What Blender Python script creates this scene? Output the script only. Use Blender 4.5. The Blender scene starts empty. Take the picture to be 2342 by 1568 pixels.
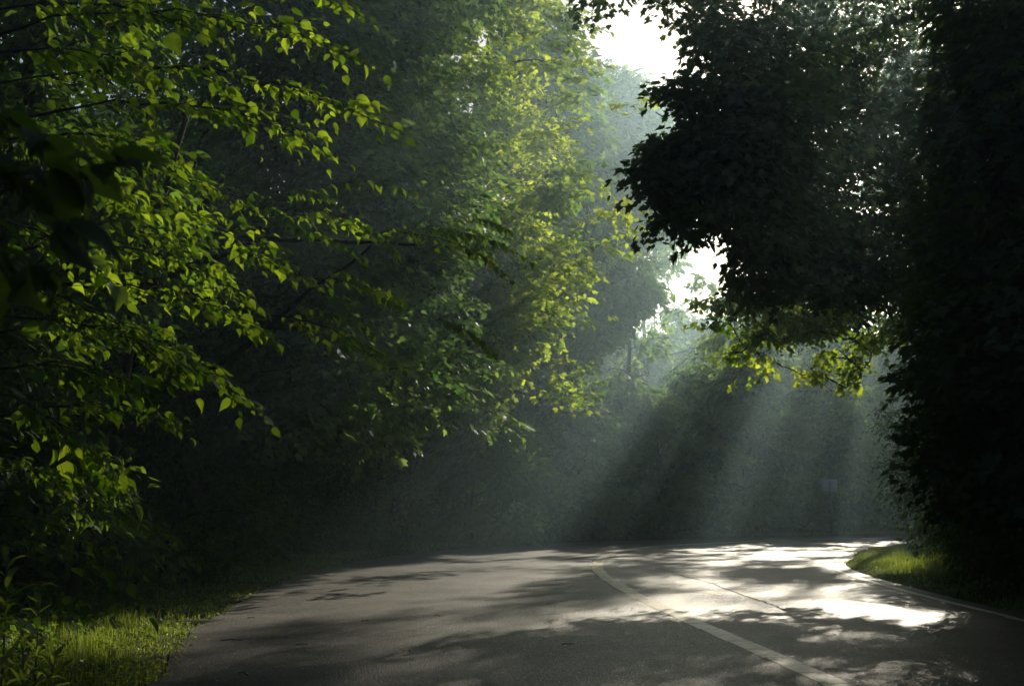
import bpy, math, random
import numpy as np
R = math.radians
scene = bpy.context.scene
COL = scene.collection
rng = np.random.default_rng(7)
random.seed(7)

# ------------------------------------------------------------------ camera, sky, sun, exposure
F, CX, CY = 1215.0, 512.0, 342.5          # focal length and centre in pixels of a 1024 x 685 frame
PITCH = R(7.43); CAMH = 1.3
cp, sp = math.cos(PITCH), math.sin(PITCH)
cam_d = bpy.data.cameras.new('camera'); cam = bpy.data.objects.new('camera', cam_d)
COL.objects.link(cam); scene.camera = cam
cam.location = (0, 0, CAMH); cam.rotation_euler = (R(90) + PITCH, 0, 0)
cam_d.sensor_width = 36; cam_d.lens = F / 1024 * 36
cam_d.clip_start = 0.1; cam_d.clip_end = 2000
cam_d.dof.use_dof = True; cam_d.dof.focus_distance = 14; cam_d.dof.aperture_fstop = 5.6

SUN = np.array([.315, .873, .371]); SUN /= np.linalg.norm(SUN)
SUN_EL = math.asin(SUN[2]); SUN_AZ = math.atan2(SUN[0], SUN[1])
world = bpy.data.worlds.new('World'); scene.world = world; world.use_nodes = True
wn = world.node_tree
sky = wn.nodes.new('ShaderNodeTexSky'); sky.sky_type = 'NISHITA'; sky.sun_disc = False
sky.sun_elevation = SUN_EL; sky.sun_rotation = SUN_AZ
sky.dust_density = 2.0
wn.links.new(sky.outputs[0], wn.nodes['Background'].inputs[0])
wn.nodes['Background'].inputs[1].default_value = 0.05
sun_d = bpy.data.lights.new('sun', 'SUN'); sun_d.energy = 5.0; sun_d.angle = R(0.5); sun_d.color = (1.0, .90, .72)
sun = bpy.data.objects.new('sun', sun_d); COL.objects.link(sun)
from mathutils import Vector, Matrix
sun.rotation_euler = Vector(SUN).to_track_quat('Z', 'Y').to_euler()
sun.location = (20, 60, 40)
vs = scene.view_settings
vs.view_transform = 'Standard'; vs.look = 'None'; vs.gamma = 1; vs.exposure = 0.52
cy = scene.cycles
cy.max_bounces = 5; cy.diffuse_bounces = 3; cy.glossy_bounces = 2; cy.transmission_bounces = 3
cy.volume_bounces = 0; cy.transparent_max_bounces = 8
cy.sample_clamp_indirect = 4; cy.sample_clamp_direct = 0
cy.use_denoising = True; cy.use_adaptive_sampling = False
cy.caustics_reflective = False; cy.caustics_refractive = False
HAZE_DENSITY = 0.0024

# ------------------------------------------------------------------ projections
V2P = 1024 / 2342.0
def ray(px, py):
    a, b = (px - CX) / F, (CY - py) / F
    return np.array([a, cp - b * sp, sp + b * cp])
def ground(px, py, z=0.0):
    d = ray(px, py); t = (z - CAMH) / d[2]
    return np.array([d[0] * t, d[1] * t, z])
def at(px, py, Y):
    d = ray(px, py); t = Y / d[1]
    return np.array([d[0] * t, Y, CAMH + d[2] * t])
def vat(vx, vy, Y): return at(vx * V2P, vy * V2P, Y)      # from the enlarged 2342 px view
def project(P):
    P = np.asarray(P, float)
    d = P[..., 1] * cp + (P[..., 2] - CAMH) * sp
    up = -P[..., 1] * sp + (P[..., 2] - CAMH) * cp
    d = np.where(d < .05, np.nan, d)
    return CX + F * P[..., 0] / d, CY - F * up / d
E1 = np.cross(SUN, [0, 0, 1.]); E1 /= np.linalg.norm(E1); E2 = np.cross(E1, SUN)
def uvw(P): P = np.asarray(P, float); return P @ E1, P @ E2, P @ SUN
def inpoly(px, py, poly):
    px = np.asarray(px, float); py = np.asarray(py, float)
    ins = np.zeros(px.shape, bool); n = len(poly)
    for i in range(n):
        x0, y0 = poly[i]; x1, y1 = poly[(i + 1) % n]
        if y0 == y1: continue
        c = (y0 > py) != (y1 > py)
        with np.errstate(all='ignore'):
            ins ^= c & (px < (x1 - x0) * (py - y0) / (y1 - y0) + x0)
    return ins
def wob(a, b, k=1.0, ph=0.0):       # smooth noise, about -1..1
    return (np.sin(a * 1.7 * k + 1.3 * np.sin(b * 1.1 * k + ph) + ph) + np.sin(b * 2.3 * k + 1.7 * np.sin(a * .9 * k + 2 * ph)) +
            .6 * np.sin((a + b) * 4.1 * k + ph) + .5 * np.sin((a - b) * 5.7 * k + 2.1 * ph)) / 3.1

# ------------------------------------------------------------------ object helpers
def link(o, parent=None):
    COL.objects.link(o)
    if parent is not None: o.parent = parent
    return o
def mesh_obj(name, V, T, mat, parent=None, tint=None, smooth=False, origin=None):
    """one mesh object from (n,3) vertices and (m,3) triangles"""
    V = np.asarray(V, np.float32); T = np.asarray(T, np.int32)
    if origin is not None: V = V - np.asarray(origin, np.float32)
    me = bpy.data.meshes.new(name)
    me.vertices.add(len(V)); me.vertices.foreach_set('co', V.ravel())
    me.loops.add(T.size); me.loops.foreach_set('vertex_index', T.ravel())
    me.polygons.add(len(T)); me.polygons.foreach_set('loop_start', np.arange(0, T.size, 3, dtype=np.int32))
    if smooth: me.polygons.foreach_set('use_smooth', np.ones(len(T), bool))
    if tint is not None:
        at_ = me.attributes.new('tint', 'FLOAT', 'POINT'); at_.data.foreach_set('value', np.asarray(tint, np.float32))
    me.update(calc_edges=True)
    me.materials.append(mat)
    o = bpy.data.objects.new(name, me)
    if origin is not None and parent is None: o.location = origin
    return link(o, parent)
def empty(name, loc):
    o = bpy.data.objects.new(name, None); o.location = loc; o.empty_display_size = .3
    return link(o)
def tag(o, label=None, cat=None, group=None, kind=None):
    if label: o['label'] = label
    if cat: o['category'] = cat
    if group: o['group'] = group
    if kind: o['kind'] = kind
    return o
class MB:                       # collects triangle soups
    def __init__(s): s.V = []; s.T = []; s.C = []; s.n = 0
    def add(s, V, T, tint=None):
        V = np.asarray(V, float)
        s.V.append(V); s.T.append(np.asarray(T, int) + s.n); s.n += len(V)
        s.C.append(np.zeros(len(V)) if tint is None else np.asarray(tint, float))
    def build(s, name, mat, parent=None, smooth=False, origin=None, **k):
        if not s.V: return None
        return mesh_obj(name, np.vstack(s.V), np.vstack(s.T), mat, parent, np.concatenate(s.C), smooth, origin)
def tube(pts, rad, sides=6, cap=True):
    pts = np.asarray(pts, float); k = len(pts); rad = np.broadcast_to(np.asarray(rad, float), (k,))
    tan = np.gradient(pts, axis=0); tan /= np.linalg.norm(tan, axis=1)[:, None] + 1e-9
    ref = np.array([0, 0, 1.]) if abs(tan[:, 2]).mean() < .8 else np.array([1., 0, 0])
    a = np.cross(tan, ref); a /= np.linalg.norm(a, axis=1)[:, None] + 1e-9
    b = np.cross(tan, a)
    th = np.linspace(0, 2 * np.pi, sides, endpoint=False)
    V = (pts[:, None] + rad[:, None, None] * (np.cos(th)[None, :, None] * a[:, None] + np.sin(th)[None, :, None] * b[:, None])).reshape(-1, 3)
    i, j = np.meshgrid(np.arange(k - 1), np.arange(sides), indexing='ij'); i = i.ravel(); j = j.ravel(); j2 = (j + 1) % sides
    q = [i * sides + j, i * sides + j2, (i + 1) * sides + j2, (i + 1) * sides + j]
    T = np.vstack([np.stack([q[0], q[1], q[2]], 1), np.stack([q[0], q[2], q[3]], 1)])
    if cap:
        V = np.vstack([V, pts[-1] + tan[-1] * rad[-1], pts[0]]); n = k * sides
        jj = np.arange(sides)
        T = np.vstack([T, np.stack([(k - 1) * sides + jj, (k - 1) * sides + (jj + 1) % sides, np.full(sides, n)], 1),
                       np.stack([(jj + 1) % sides, jj, np.full(sides, n + 1)], 1)])
    return V, T
def curve3(p0, p1, sag=0.0, bow=None, n=8, jit=0.0):
    t = np.linspace(0, 1, n)[:, None]
    P = p0 * (1 - t) + p1 * t
    P = P + np.array([0, 0, 1.]) * sag * 4 * t * (1 - t)
    if bow is not None: P = P + np.asarray(bow) * 4 * t * (1 - t)
    if jit: P[1:-1] += rng.normal(0, jit, (n - 2, 3))
    return P

# ------------------------------------------------------------------ materials
def newmat(name):
    m = bpy.data.materials.new(name); m.use_nodes = True; nt = m.node_tree
    for n in list(nt.nodes): nt.nodes.remove(n)
    out = nt.nodes.new('ShaderNodeOutputMaterial'); return m, nt, out
def N(nt, t, **kw):
    n = nt.nodes.new(t)
    for k, v in kw.items():
        if k.startswith('i_'): n.inputs[k[2:].replace('_', ' ')].default_value = v
        else: setattr(n, k, v)
    return n
def leaf_mat(name, dark, light, tdark, tlight, trans=.55, gloss=.05, rough=.38):
    m, nt, out = newmat(name); L = nt.links.new
    a = N(nt, 'ShaderNodeAttribute', attribute_name='tint')
    def mixc(c0, c1):
        r = N(nt, 'ShaderNodeMix', data_type='RGBA'); L(a.outputs['Fac'], r.inputs['Factor'])
        r.inputs['A'].default_value = (*c0, 1); r.inputs['B'].default_value = (*c1, 1); return r.outputs['Result']
    d = N(nt, 'ShaderNodeBsdfDiffuse'); t = N(nt, 'ShaderNodeBsdfTranslucent')
    L(mixc(dark, light), d.inputs['Color']); L(mixc(tdark, tlight), t.inputs['Color'])
    mx = N(nt, 'ShaderNodeMixShader'); mx.inputs[0].default_value = trans
    L(d.outputs[0], mx.inputs[1]); L(t.outputs[0], mx.inputs[2])
    g = N(nt, 'ShaderNodeBsdfGlossy'); g.inputs['Roughness'].default_value = rough; g.inputs['Color'].default_value = (.9, .95, 1, 1)
    mg = N(nt, 'ShaderNodeMixShader'); mg.inputs[0].default_value = gloss
    L(mx.outputs[0], mg.inputs[1]); L(g.outputs[0], mg.inputs[2]); L(mg.outputs[0], out.inputs['Surface'])
    return m
M = {}
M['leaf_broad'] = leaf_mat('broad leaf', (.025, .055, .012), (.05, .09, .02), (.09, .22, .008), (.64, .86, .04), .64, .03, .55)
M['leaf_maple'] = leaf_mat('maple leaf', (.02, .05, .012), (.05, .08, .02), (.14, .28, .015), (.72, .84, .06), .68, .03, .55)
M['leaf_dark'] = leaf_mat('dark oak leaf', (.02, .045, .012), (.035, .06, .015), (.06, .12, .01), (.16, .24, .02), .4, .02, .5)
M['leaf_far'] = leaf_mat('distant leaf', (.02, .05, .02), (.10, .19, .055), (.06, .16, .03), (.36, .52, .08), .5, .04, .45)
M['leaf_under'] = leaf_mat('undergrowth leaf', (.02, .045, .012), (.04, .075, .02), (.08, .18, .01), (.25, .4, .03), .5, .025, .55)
M['grass'] = leaf_mat('grass blade', (.035, .06, .012), (.09, .12, .03), (.13, .24, .015), (.48, .55, .06), .55, .04, .4)

def bark_mat(name, c0, c1, sc=14):
    m, nt, out = newmat(name); L = nt.links.new
    p = N(nt, 'ShaderNodeBsdfPrincipled'); p.inputs['Roughness'].default_value = .9
    tc = N(nt, 'ShaderNodeTexCoord'); mp = N(nt, 'ShaderNodeMapping'); mp.inputs['Scale'].default_value = (1, 1, .18)
    no = N(nt, 'ShaderNodeTexNoise'); no.inputs['Scale'].default_value = sc; no.inputs['Detail'].default_value = 6
    cr = N(nt, 'ShaderNodeValToRGB'); cr.color_ramp.elements[0].color = (*c0, 1); cr.color_ramp.elements[1].color = (*c1, 1)
    cr.color_ramp.elements[0].position = .35; cr.color_ramp.elements[1].position = .65
    bp = N(nt, 'ShaderNodeBump'); bp.inputs['Strength'].default_value = .6; bp.inputs['Distance'].default_value = .03
    L(tc.outputs['Object'], mp.inputs[0]); L(mp.outputs[0], no.inputs[0]); L(no.outputs[0], cr.inputs[0]); L(cr.outputs[0], p.inputs['Base Color'])
    L(no.outputs[0], bp.inputs['Height']); L(bp.outputs[0], p.inputs['Normal']); L(p.outputs[0], out.inputs[0]); return m
M['bark'] = bark_mat('bark', (.02, .016, .012), (.07, .058, .045))
M['bark_stem'] = bark_mat('green stem', (.05, .06, .02), (.09, .10, .03), 30)

def ground_mat():
    m, nt, out = newmat('forest soil'); L = nt.links.new
    p = N(nt, 'ShaderNodeBsdfPrincipled'); p.inputs['Roughness'].default_value = .95; p.inputs['Specular IOR Level'].default_value = .2
    tc = N(nt, 'ShaderNodeTexCoord')
    n1 = N(nt, 'ShaderNodeTexNoise'); n1.inputs['Scale'].default_value = 2.2; n1.inputs['Detail'].default_value = 8
    n2 = N(nt, 'ShaderNodeTexNoise'); n2.inputs['Scale'].default_value = 28; n2.inputs['Detail'].default_value = 6
    cr = N(nt, 'ShaderNodeValToRGB'); e = cr.color_ramp.elements; e[0].color = (.022, .02, .012, 1); e[1].color = (.035, .055, .015, 1)
    e[0].position = .4; e[1].position = .6
    cr2 = N(nt, 'ShaderNodeValToRGB'); e = cr2.color_ramp.elements; e[0].color = (.5, .5, .5, 1); e[1].color = (1.5, 1.4, 1.2, 1)
    mu = N(nt, 'ShaderNodeMix', data_type='RGBA', blend_type='MULTIPLY'); mu.inputs['Factor'].default_value = 1
    bp = N(nt, 'ShaderNodeBump'); bp.inputs['Strength'].default_value = .8; bp.inputs['Distance'].default_value = .05
    L(tc.outputs['Object'], n1.inputs[0]); L(tc.outputs['Object'], n2.inputs[0]); L(n1.outputs[0], cr.inputs[0]); L(n2.outputs[0], cr2.inputs[0])
    L(cr.outputs[0], mu.inputs['A']); L(cr2.outputs[0], mu.inputs['B']); L(mu.outputs['Result'], p.inputs['Base Color'])
    L(n2.outputs[0], bp.inputs['Height']); L(bp.outputs[0], p.inputs['Normal']); L(p.outputs[0], out.inputs[0]); return m
M['soil'] = ground_mat()

def asphalt_mat():
    m, nt, out = newmat('worn asphalt'); L = nt.links.new
    p = N(nt, 'ShaderNodeBsdfPrincipled')
    tc = N(nt, 'ShaderNodeTexCoord')
    big = N(nt, 'ShaderNodeTexNoise'); big.inputs['Scale'].default_value = .8; big.inputs['Detail'].default_value = 7; big.inputs['Roughness'].default_value = .65
    fine = N(nt, 'ShaderNodeTexNoise'); fine.inputs['Scale'].default_value = 60; fine.inputs['Detail'].default_value = 5
    vor = N(nt, 'ShaderNodeTexVoronoi'); vor.inputs['Scale'].default_value = 75
    vor2 = N(nt, 'ShaderNodeTexVoronoi'); vor2.inputs['Scale'].default_value = 19
    for n in (big, fine, vor, vor2): L(tc.outputs['Object'], n.inputs['Vector'])
    cr = N(nt, 'ShaderNodeValToRGB'); e = cr.color_ramp.elements; e[0].position = .38; e[1].position = .62
    e[0].color = (.036, .035, .034, 1); e[1].color = (.094, .087, .076, 1)
    L(big.outputs[0], cr.inputs[0])
    # aggregate: each stone its own grey
    cr2 = N(nt, 'ShaderNodeValToRGB'); e = cr2.color_ramp.elements; e[0].color = (.3, .3, .32, 1); e[1].color = (2.0, 1.9, 1.7, 1)
    e[0].position = .1; e[1].position = .95
    sx = N(nt, 'ShaderNodeSeparateColor'); L(vor.outputs['Color'], sx.inputs[0]); L(sx.outputs[0], cr2.inputs[0])
    mu = N(nt, 'ShaderNodeMix', data_type='RGBA', blend_type='MULTIPLY'); mu.inputs['Factor'].default_value = 1
    L(cr.outputs[0], mu.inputs['A']); L(cr2.outputs[0], mu.inputs['B'])
    # rare pale stones
    sx2 = N(nt, 'ShaderNodeSeparateColor'); L(vor2.outputs['Color'], sx2.inputs[0])
    gt = N(nt, 'ShaderNodeMath', operation='GREATER_THAN'); gt.inputs[1].default_value = .94; L(sx2.outputs[1], gt.inputs[0])
    lt = N(nt, 'ShaderNodeMath', operation='LESS_THAN'); lt.inputs[1].default_value = .22; L(vor2.outputs['Distance'], lt.inputs[0])
    an = N(nt, 'ShaderNodeMath', operation='MULTIPLY'); L(gt.outputs[0], an.inputs[0]); L(lt.outputs[0], an.inputs[1])
    mx = N(nt, 'ShaderNodeMix', data_type='RGBA'); L(an.outputs[0], mx.inputs['Factor']); L(mu.outputs['Result'], mx.inputs['A']); mx.inputs['B'].default_value = (.65, .58, .42, 1)
    L(mx.outputs['Result'], p.inputs['Base Color'])
    rr = N(nt, 'ShaderNodeMapRange'); rr.inputs['To Min'].default_value = .34; rr.inputs['To Max'].default_value = .6
    L(sx.outputs[1], rr.inputs['Value']); L(rr.outputs[0], p.inputs['Roughness'])
    p.inputs['Specular IOR Level'].default_value = .38
    ad = N(nt, 'ShaderNodeMath', operation='ADD'); L(vor.outputs['Distance'], ad.inputs[0]); L(fine.outputs[0], ad.inputs[1])
    bp = N(nt, 'ShaderNodeBump'); bp.inputs['Strength'].default_value = .7; bp.inputs['Distance'].default_value = .008
    L(ad.outputs[0], bp.inputs['Height']); L(bp.outputs[0], p.inputs['Normal']); L(p.outputs[0], out.inputs[0]); return m
M['asphalt'] = asphalt_mat()

def paint_mat():
    m, nt, out = newmat('worn road paint'); L = nt.links.new
    p = N(nt, 'ShaderNodeBsdfPrincipled'); p.inputs['Roughness'].default_value = .42
    tc = N(nt, 'ShaderNodeTexCoord'); n1 = N(nt, 'ShaderNodeTexNoise'); n1.inputs['Scale'].default_value = 9; n1.inputs['Detail'].default_value = 9; n1.inputs['Roughness'].default_value = .7
    cr = N(nt, 'ShaderNodeValToRGB'); e = cr.color_ramp.elements; e[0].position = .32; e[1].position = .5; e[0].color = (.16, .14, .10, 1); e[1].color = (.82, .73, .52, 1)
    L(tc.outputs['Object'], n1.inputs[0]); L(n1.outputs[0], cr.inputs[0]); L(cr.outputs[0], p.inputs['Base Color']); L(p.outputs[0], out.inputs[0]); return m
M['paint'] = paint_mat()
def plain(name, c, rough=.8, metal=0.0):
    m, nt, out = newmat(name); p = N(nt, 'ShaderNodeBsdfPrincipled'); no = N(nt, 'ShaderNodeTexNoise'); no.inputs['Scale'].default_value = 25
    mr = N(nt, 'ShaderNodeMix', data_type='RGBA'); mr.inputs['A'].default_value = (*[v * .75 for v in c], 1); mr.inputs['B'].default_value = (*[v * 1.2 for v in c], 1)
    nt.links.new(no.outputs[0], mr.inputs['Factor']); nt.links.new(mr.outputs['Result'], p.inputs['Base Color'])
    p.inputs['Roughness'].default_value = rough; p.inputs['Metallic'].default_value = metal; nt.links.new(p.outputs[0], out.inputs[0]); return m
M['crack'] = plain('crack filler', (.012, .012, .012), .9)
M['sign_metal'] = plain('sign sheet metal', (.42, .43, .46), .5)
M['sign_post'] = plain('sign post', (.09, .075, .06), .8)
M['twig'] = plain('dead twig', (.035, .025, .018), .9)
M['deadleaf'] = plain('fallen leaf', (.30, .15, .03), .8)
M['greenleaf'] = plain('fallen green leaf', (.18, .26, .03), .7)

# ------------------------------------------------------------------ road layout (metres; y runs ahead of the camera)
def smooth_curve(pts, n=160):
    pts = np.array(pts, float); k = len(pts)
    P = np.vstack([2 * pts[0] - pts[1], pts, 2 * pts[-1] - pts[-2]]); out = []
    m = max(2, n // (k - 1))
    for i in range(1, k):
        p0, p1, p2, p3 = P[i - 1], P[i], P[i + 1], P[i + 2]
        for t in np.linspace(0, 1, m, endpoint=False):
            out.append(.5 * ((2 * p1) + (-p0 + p2) * t + (2 * p0 - 5 * p1 + 4 * p2 - p3) * t * t + (-p0 + 3 * p1 - 3 * p2 + p3) * t ** 3))
    out.append(pts[-1]); return np.array(out)
def gp(l): return [tuple(ground(x * V2P, y * V2P)[:2]) for x, y in l]
outer = smooth_curve([(-.3, -14), (-.7, -4), (-1.4, 3)] + gp([(350, 1568), (490, 1410), (730, 1302), (1000, 1259), (1300, 1239), (1700, 1229), (2060, 1223)]) + [(32, 55), (48, 56), (75, 54)])
centre = smooth_curve([(3.6, -14), (3.2, -4), (2.7, 3)] + gp([(1900, 1568), (1700, 1478), (1500, 1388), (1398, 1332), (1366, 1297), (1400, 1267), (1500, 1251), (1700, 1240), (1900, 1233)]) + [(32, 50.5), (48, 51.5), (75, 49.5)])
inner = smooth_curve([(7.9, -14), (7.0, -4), (6.3, 3)] + gp([(2500, 1440), (2342, 1404), (2120, 1352), (1960, 1306), (1945, 1280), (2060, 1248)]) + [(22, 43), (32, 46), (48, 47), (75, 45)])
def resample(C, n):
    s = np.concatenate([[0], np.cumsum(np.linalg.norm(np.diff(C, axis=0), axis=1))])
    t = np.linspace(0, s[-1], n); return np.stack([np.interp(t, s, C[:, 0]), np.interp(t, s, C[:, 1])], 1)
def normals(C):
    t = np.gradient(C, axis=0); t /= np.linalg.norm(t, axis=1)[:, None]; return np.stack([-t[:, 1], t[:, 0]], 1)   # to the left of travel
def dist_to(C, X, Y):
    """signed distance: positive to the left of curve C"""
    sh = X.shape; P = np.stack([X.ravel(), Y.ravel()], 1); Cn = normals(C)
    best = np.full(len(P), 1e9); sg = np.zeros(len(P))
    for i in range(0, len(P), 20000):
        d = P[i:i + 20000, None] - C[None]; q = (d ** 2).sum(2); k = q.argmin(1); r = np.arange(len(k))
        best[i:i + 20000] = np.sqrt(q[r, k]); sg[i:i + 20000] = np.sign((d[r, k] * Cn[k]).sum(1))
    return (best * sg).reshape(sh)
oC, iC, cC = resample(outer, 260), resample(inner, 260), resample(centre, 420)

def terrain(X, Y):
    X = np.asarray(X, float); Y = np.asarray(Y, float)
    do = dist_to(oC, X, Y); di = -dist_to(iC, X, Y)
    d = np.maximum(do, di)                     # > 0 outside the road
    z = np.clip(d, 0, 1.0) * .05 + np.clip(d - 1.3, 0, 12) * .06
    z += np.clip(d - .6, 0, 2) * .03 * wob(X, Y, .9)
    z += np.clip(np.hypot(X, Y - 30) - 60, 0, 400) * .01
    return np.where(d < 0.05, -.03, z - .004)
def sgrid(lo, hi, n, c):
    t = np.linspace(-1, 1, n); s = np.sinh(3.6 * t) / np.sinh(3.6)
    return np.where(s < 0, c + s * (c - lo), c + s * (hi - c))
gx = sgrid(-700, 700, 330, 3.0); gy = sgrid(-500, 1400, 360, 22.0)
GX, GY = np.meshgrid(gx, gy, indexing='ij'); GZ = terrain(GX, GY)
def grid_tris(a, b):
    i, j = np.meshgrid(np.arange(a - 1), np.arange(b - 1), indexing='ij'); i = i.ravel(); j = j.ravel()
    q0, q1, q2, q3 = i * b + j, (i + 1) * b + j, (i + 1) * b + j + 1, i * b + j + 1
    return np.vstack([np.stack([q0, q1, q2], 1), np.stack([q0, q2, q3], 1)])
tag(mesh_obj('ground', np.stack([GX.ravel(), GY.ravel(), GZ.ravel()], 1), grid_tris(330, 360), M['soil'], smooth=True), kind='structure')

# road: a sheet between the two edges, slightly ragged at the borders
# pair the two edges through the centre line
def side_pts(C, edge):
    out = []
    for p, nrm in zip(C, normals(C)):
        d = edge - p; out.append(edge[np.argmin((d ** 2).sum(1))])
    return np.array(out)
oF, iF = resample(outer, 1600), resample(inner, 1600)
eo, ei = side_pts(cC, oF), side_pts(cC, iF)
eo = eo + normals(cC) * (rng.normal(0, .018, (420, 1)) + .03 * np.sin(np.arange(420) * .9)[:, None])
ei = ei - normals(cC) * rng.normal(0, .018, (420, 1))
rows = []
for k, t in enumerate(np.linspace(0, 1, 9)):
    a = eo * (1 - 2 * t) + cC * 2 * t if t <= .5 else cC * (2 - 2 * t) + ei * (2 * t - 1)
    rows.append(np.column_stack([a, np.full(420, .012 + .02 * (1 - abs(2 * t - 1)))]))
road = mesh_obj('road', np.array(rows).reshape(-1, 3), grid_tris(9, 420), M['asphalt'], smooth=True); tag(road, kind='structure')
def road_z(p):
    """height of the crowned road sheet at p"""
    p = np.atleast_2d(p); C = cC
    d = ((p[:, None] - C[None]) ** 2).sum(2); k = d.argmin(1)
    sd = np.einsum('ij,ij->i', p - C[k], normals(C)[k])
    wo = np.linalg.norm(eo[k] - C[k], axis=1); wi = np.linalg.norm(ei[k] - C[k], axis=1)
    t = np.where(sd > 0, sd / wo, -sd / wi)
    return .012 + .02 * (1 - np.clip(t, 0, 1))
def soft(C, k=31):
    w = np.hanning(k + 2)[1:-1]; w /= w.sum(); D = C.copy(); h = k // 2
    for a in (0, 1): D[h:-h, a] = np.convolve(C[:, a], w, 'valid')
    return D
def strip(C, w, seg, gap, name, mat, jit=.006, dz=.004):
    L = np.concatenate([[0], np.cumsum(np.linalg.norm(np.diff(C, axis=0), axis=1))]); nn = normals(C); mb = MB(); s = .2
    while s < L[-1] - seg:
        l = seg * rng.uniform(.75, 1.2); ts = np.linspace(s, s + l - gap, 4); off = rng.normal(0, jit)
        c = np.stack([np.interp(ts, L, C[:, 0]), np.interp(ts, L, C[:, 1])], 1); n_ = np.stack([np.interp(ts, L, nn[:, 0]), np.interp(ts, L, nn[:, 1])], 1)
        a = c + n_ * (w / 2 + off + rng.normal(0, .003)); b = c - n_ * (w / 2 - off + rng.normal(0, .003)); P = np.vstack([a, b])
        mb.add(np.column_stack([P, road_z(P) + dz]), [(0, 1, 5), (0, 5, 4), (1, 2, 6), (1, 6, 5), (2, 3, 7), (2, 7, 6)]); s += l
    return mb.build(name, mat)
tag(strip(soft(resample(centre, 1200)), .21, .55, .014, 'centre_line', M['paint'], dz=.004), kind='structure')
i_in = resample(inner, 1200); i_in = i_in + normals(i_in) * .32
tag(strip(i_in, .11, .8, .01, 'edge_line', M['paint'], .002, .004), kind='structure')
def crack(vpts, w=.012):
    P = np.array([ground(x * V2P, y * V2P)[:2] for x, y in vpts]); C = resample(P, 70)
    C = C + np.cumsum(rng.normal(0, .012, C.shape), 0) * .6 + rng.normal(0, .01, C.shape)
    n_ = normals(C); ww = w * (.5 + rng.random(70))[:, None]; Q = np.vstack([C + n_ * ww, C - n_ * ww])
    return mesh_obj('crack', np.column_stack([Q, road_z(Q) + .004]), grid_tris(2, 70), M['crack'], road)
crack([(1500, 1300), (1620, 1335), (1740, 1380), (1790, 1400)], .013)
crack([(500, 1462), (640, 1464), (820, 1463)], .007)
crack([(1560, 1432), (1780, 1438), (2050, 1446), (2342, 1452)], .006)

def gz0(x, y): return float(terrain(np.array([x]), np.array([y]))[0])
# ------------------------------------------------------------------ leaves
def leaf_template(kind):
    if kind == 'far':
        V = [(0, 0, 0), (.42, .5, .10), (0, 1, 0), (-.42, .5, .10)]; T = [(0, 1, 2), (0, 2, 3)]
    elif kind == 'lance':
        V = [(0, 0, 0)]; T = []
        for y, w, z in ((.2, .10, .06), (.5, .14, .10), (.8, .08, .03)): V += [(-w, y, z + .02), (0, y, z - .02), (w, y, z + .02)]
        V.append((0, 1, -.14)); T = band(3)
    elif kind == 'ovate':
        V = [(0, 0, 0)]
        for y, w, z in ((.10, .27, .02), (.32, .40, .05), (.58, .34, .05), (.82, .15, -.03)): V += [(-w, y - (.06 if y < .2 else 0), z + .07), (0, y, z), (w, y - (.06 if y < .2 else 0), z + .07)]
        V.append((0, 1.08, -.14)); T = band(4)
    elif kind == 'simple':
        V = [(0, 0, 0), (-.30, .38, .08), (.30, .38, .08), (0, .5, .0), (-.2, .72, .04), (.2, .72, .04), (0, 1, -.08)]
        T = [(0, 3, 1), (0, 2, 3), (1, 3, 4), (2, 5, 3), (4, 3, 6), (5, 6, 3)]
    elif kind == 'maple':
        o = [(0, 0), (.22, .05), (.50, .12), (.38, .34), (.62, .60), (.30, .58), (.0, 1.0), (-.30, .58), (-.62, .60), (-.38, .34), (-.50, .12), (-.22, .05)]
        V = [(0, .38, -.05)] + [(x, y, .10 * abs(x) + (.0 if y < .7 else -.08)) for x, y in o]
        T = [(0, i + 1, (i + 1) % 12 + 1) for i in range(12)]
    return np.array(V, float), np.array(T, int)
def band(n):
    T = [(0, 2, 1), (0, 3, 2)]
    for i in range(n - 1):
        a = 1 + 3 * i; b = a + 3
        T += [(a, a + 1, b + 1), (a, b + 1, b), (a + 1, a + 2, b + 2), (a + 1, b + 2, b + 1)]
    a = 1 + 3 * (n - 1); T += [(a, a + 1, a + 3), (a + 1, a + 2, a + 3)]
    return T
def frames(y, up):
    """orthonormal frames, columns x,y,z, with y along the leaf and z near up"""
    y = y / (np.linalg.norm(y, axis=1)[:, None] + 1e-9)
    x = np.cross(y, up); x /= np.linalg.norm(x, axis=1)[:, None] + 1e-9
    z = np.cross(x, y); return np.stack([x, y, z], 2)
def put_leaves(mb, kind, P, Fm, S, tint):
    V, T = leaf_template(kind); n = len(P); k = len(V)
    if n == 0: return
    VV = V[None] * np.stack([rng.uniform(.62, 1.12, n), np.ones(n), rng.uniform(-.4, 2.6, n)], 1)[:, None]      # width and curl differ from leaf to leaf
    VV[..., 0] += VV[..., 1] ** 2 * rng.normal(0, .10, n)[:, None]
    W = P[:, None] + np.einsum('nij,nkj->nki', Fm, VV) * S[:, None, None]
    TT = (T[None] + (np.arange(n) * k)[:, None, None]).reshape(-1, 3)
    mb.add(W.reshape(-1, 3), TT, np.repeat(tint, k))
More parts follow.
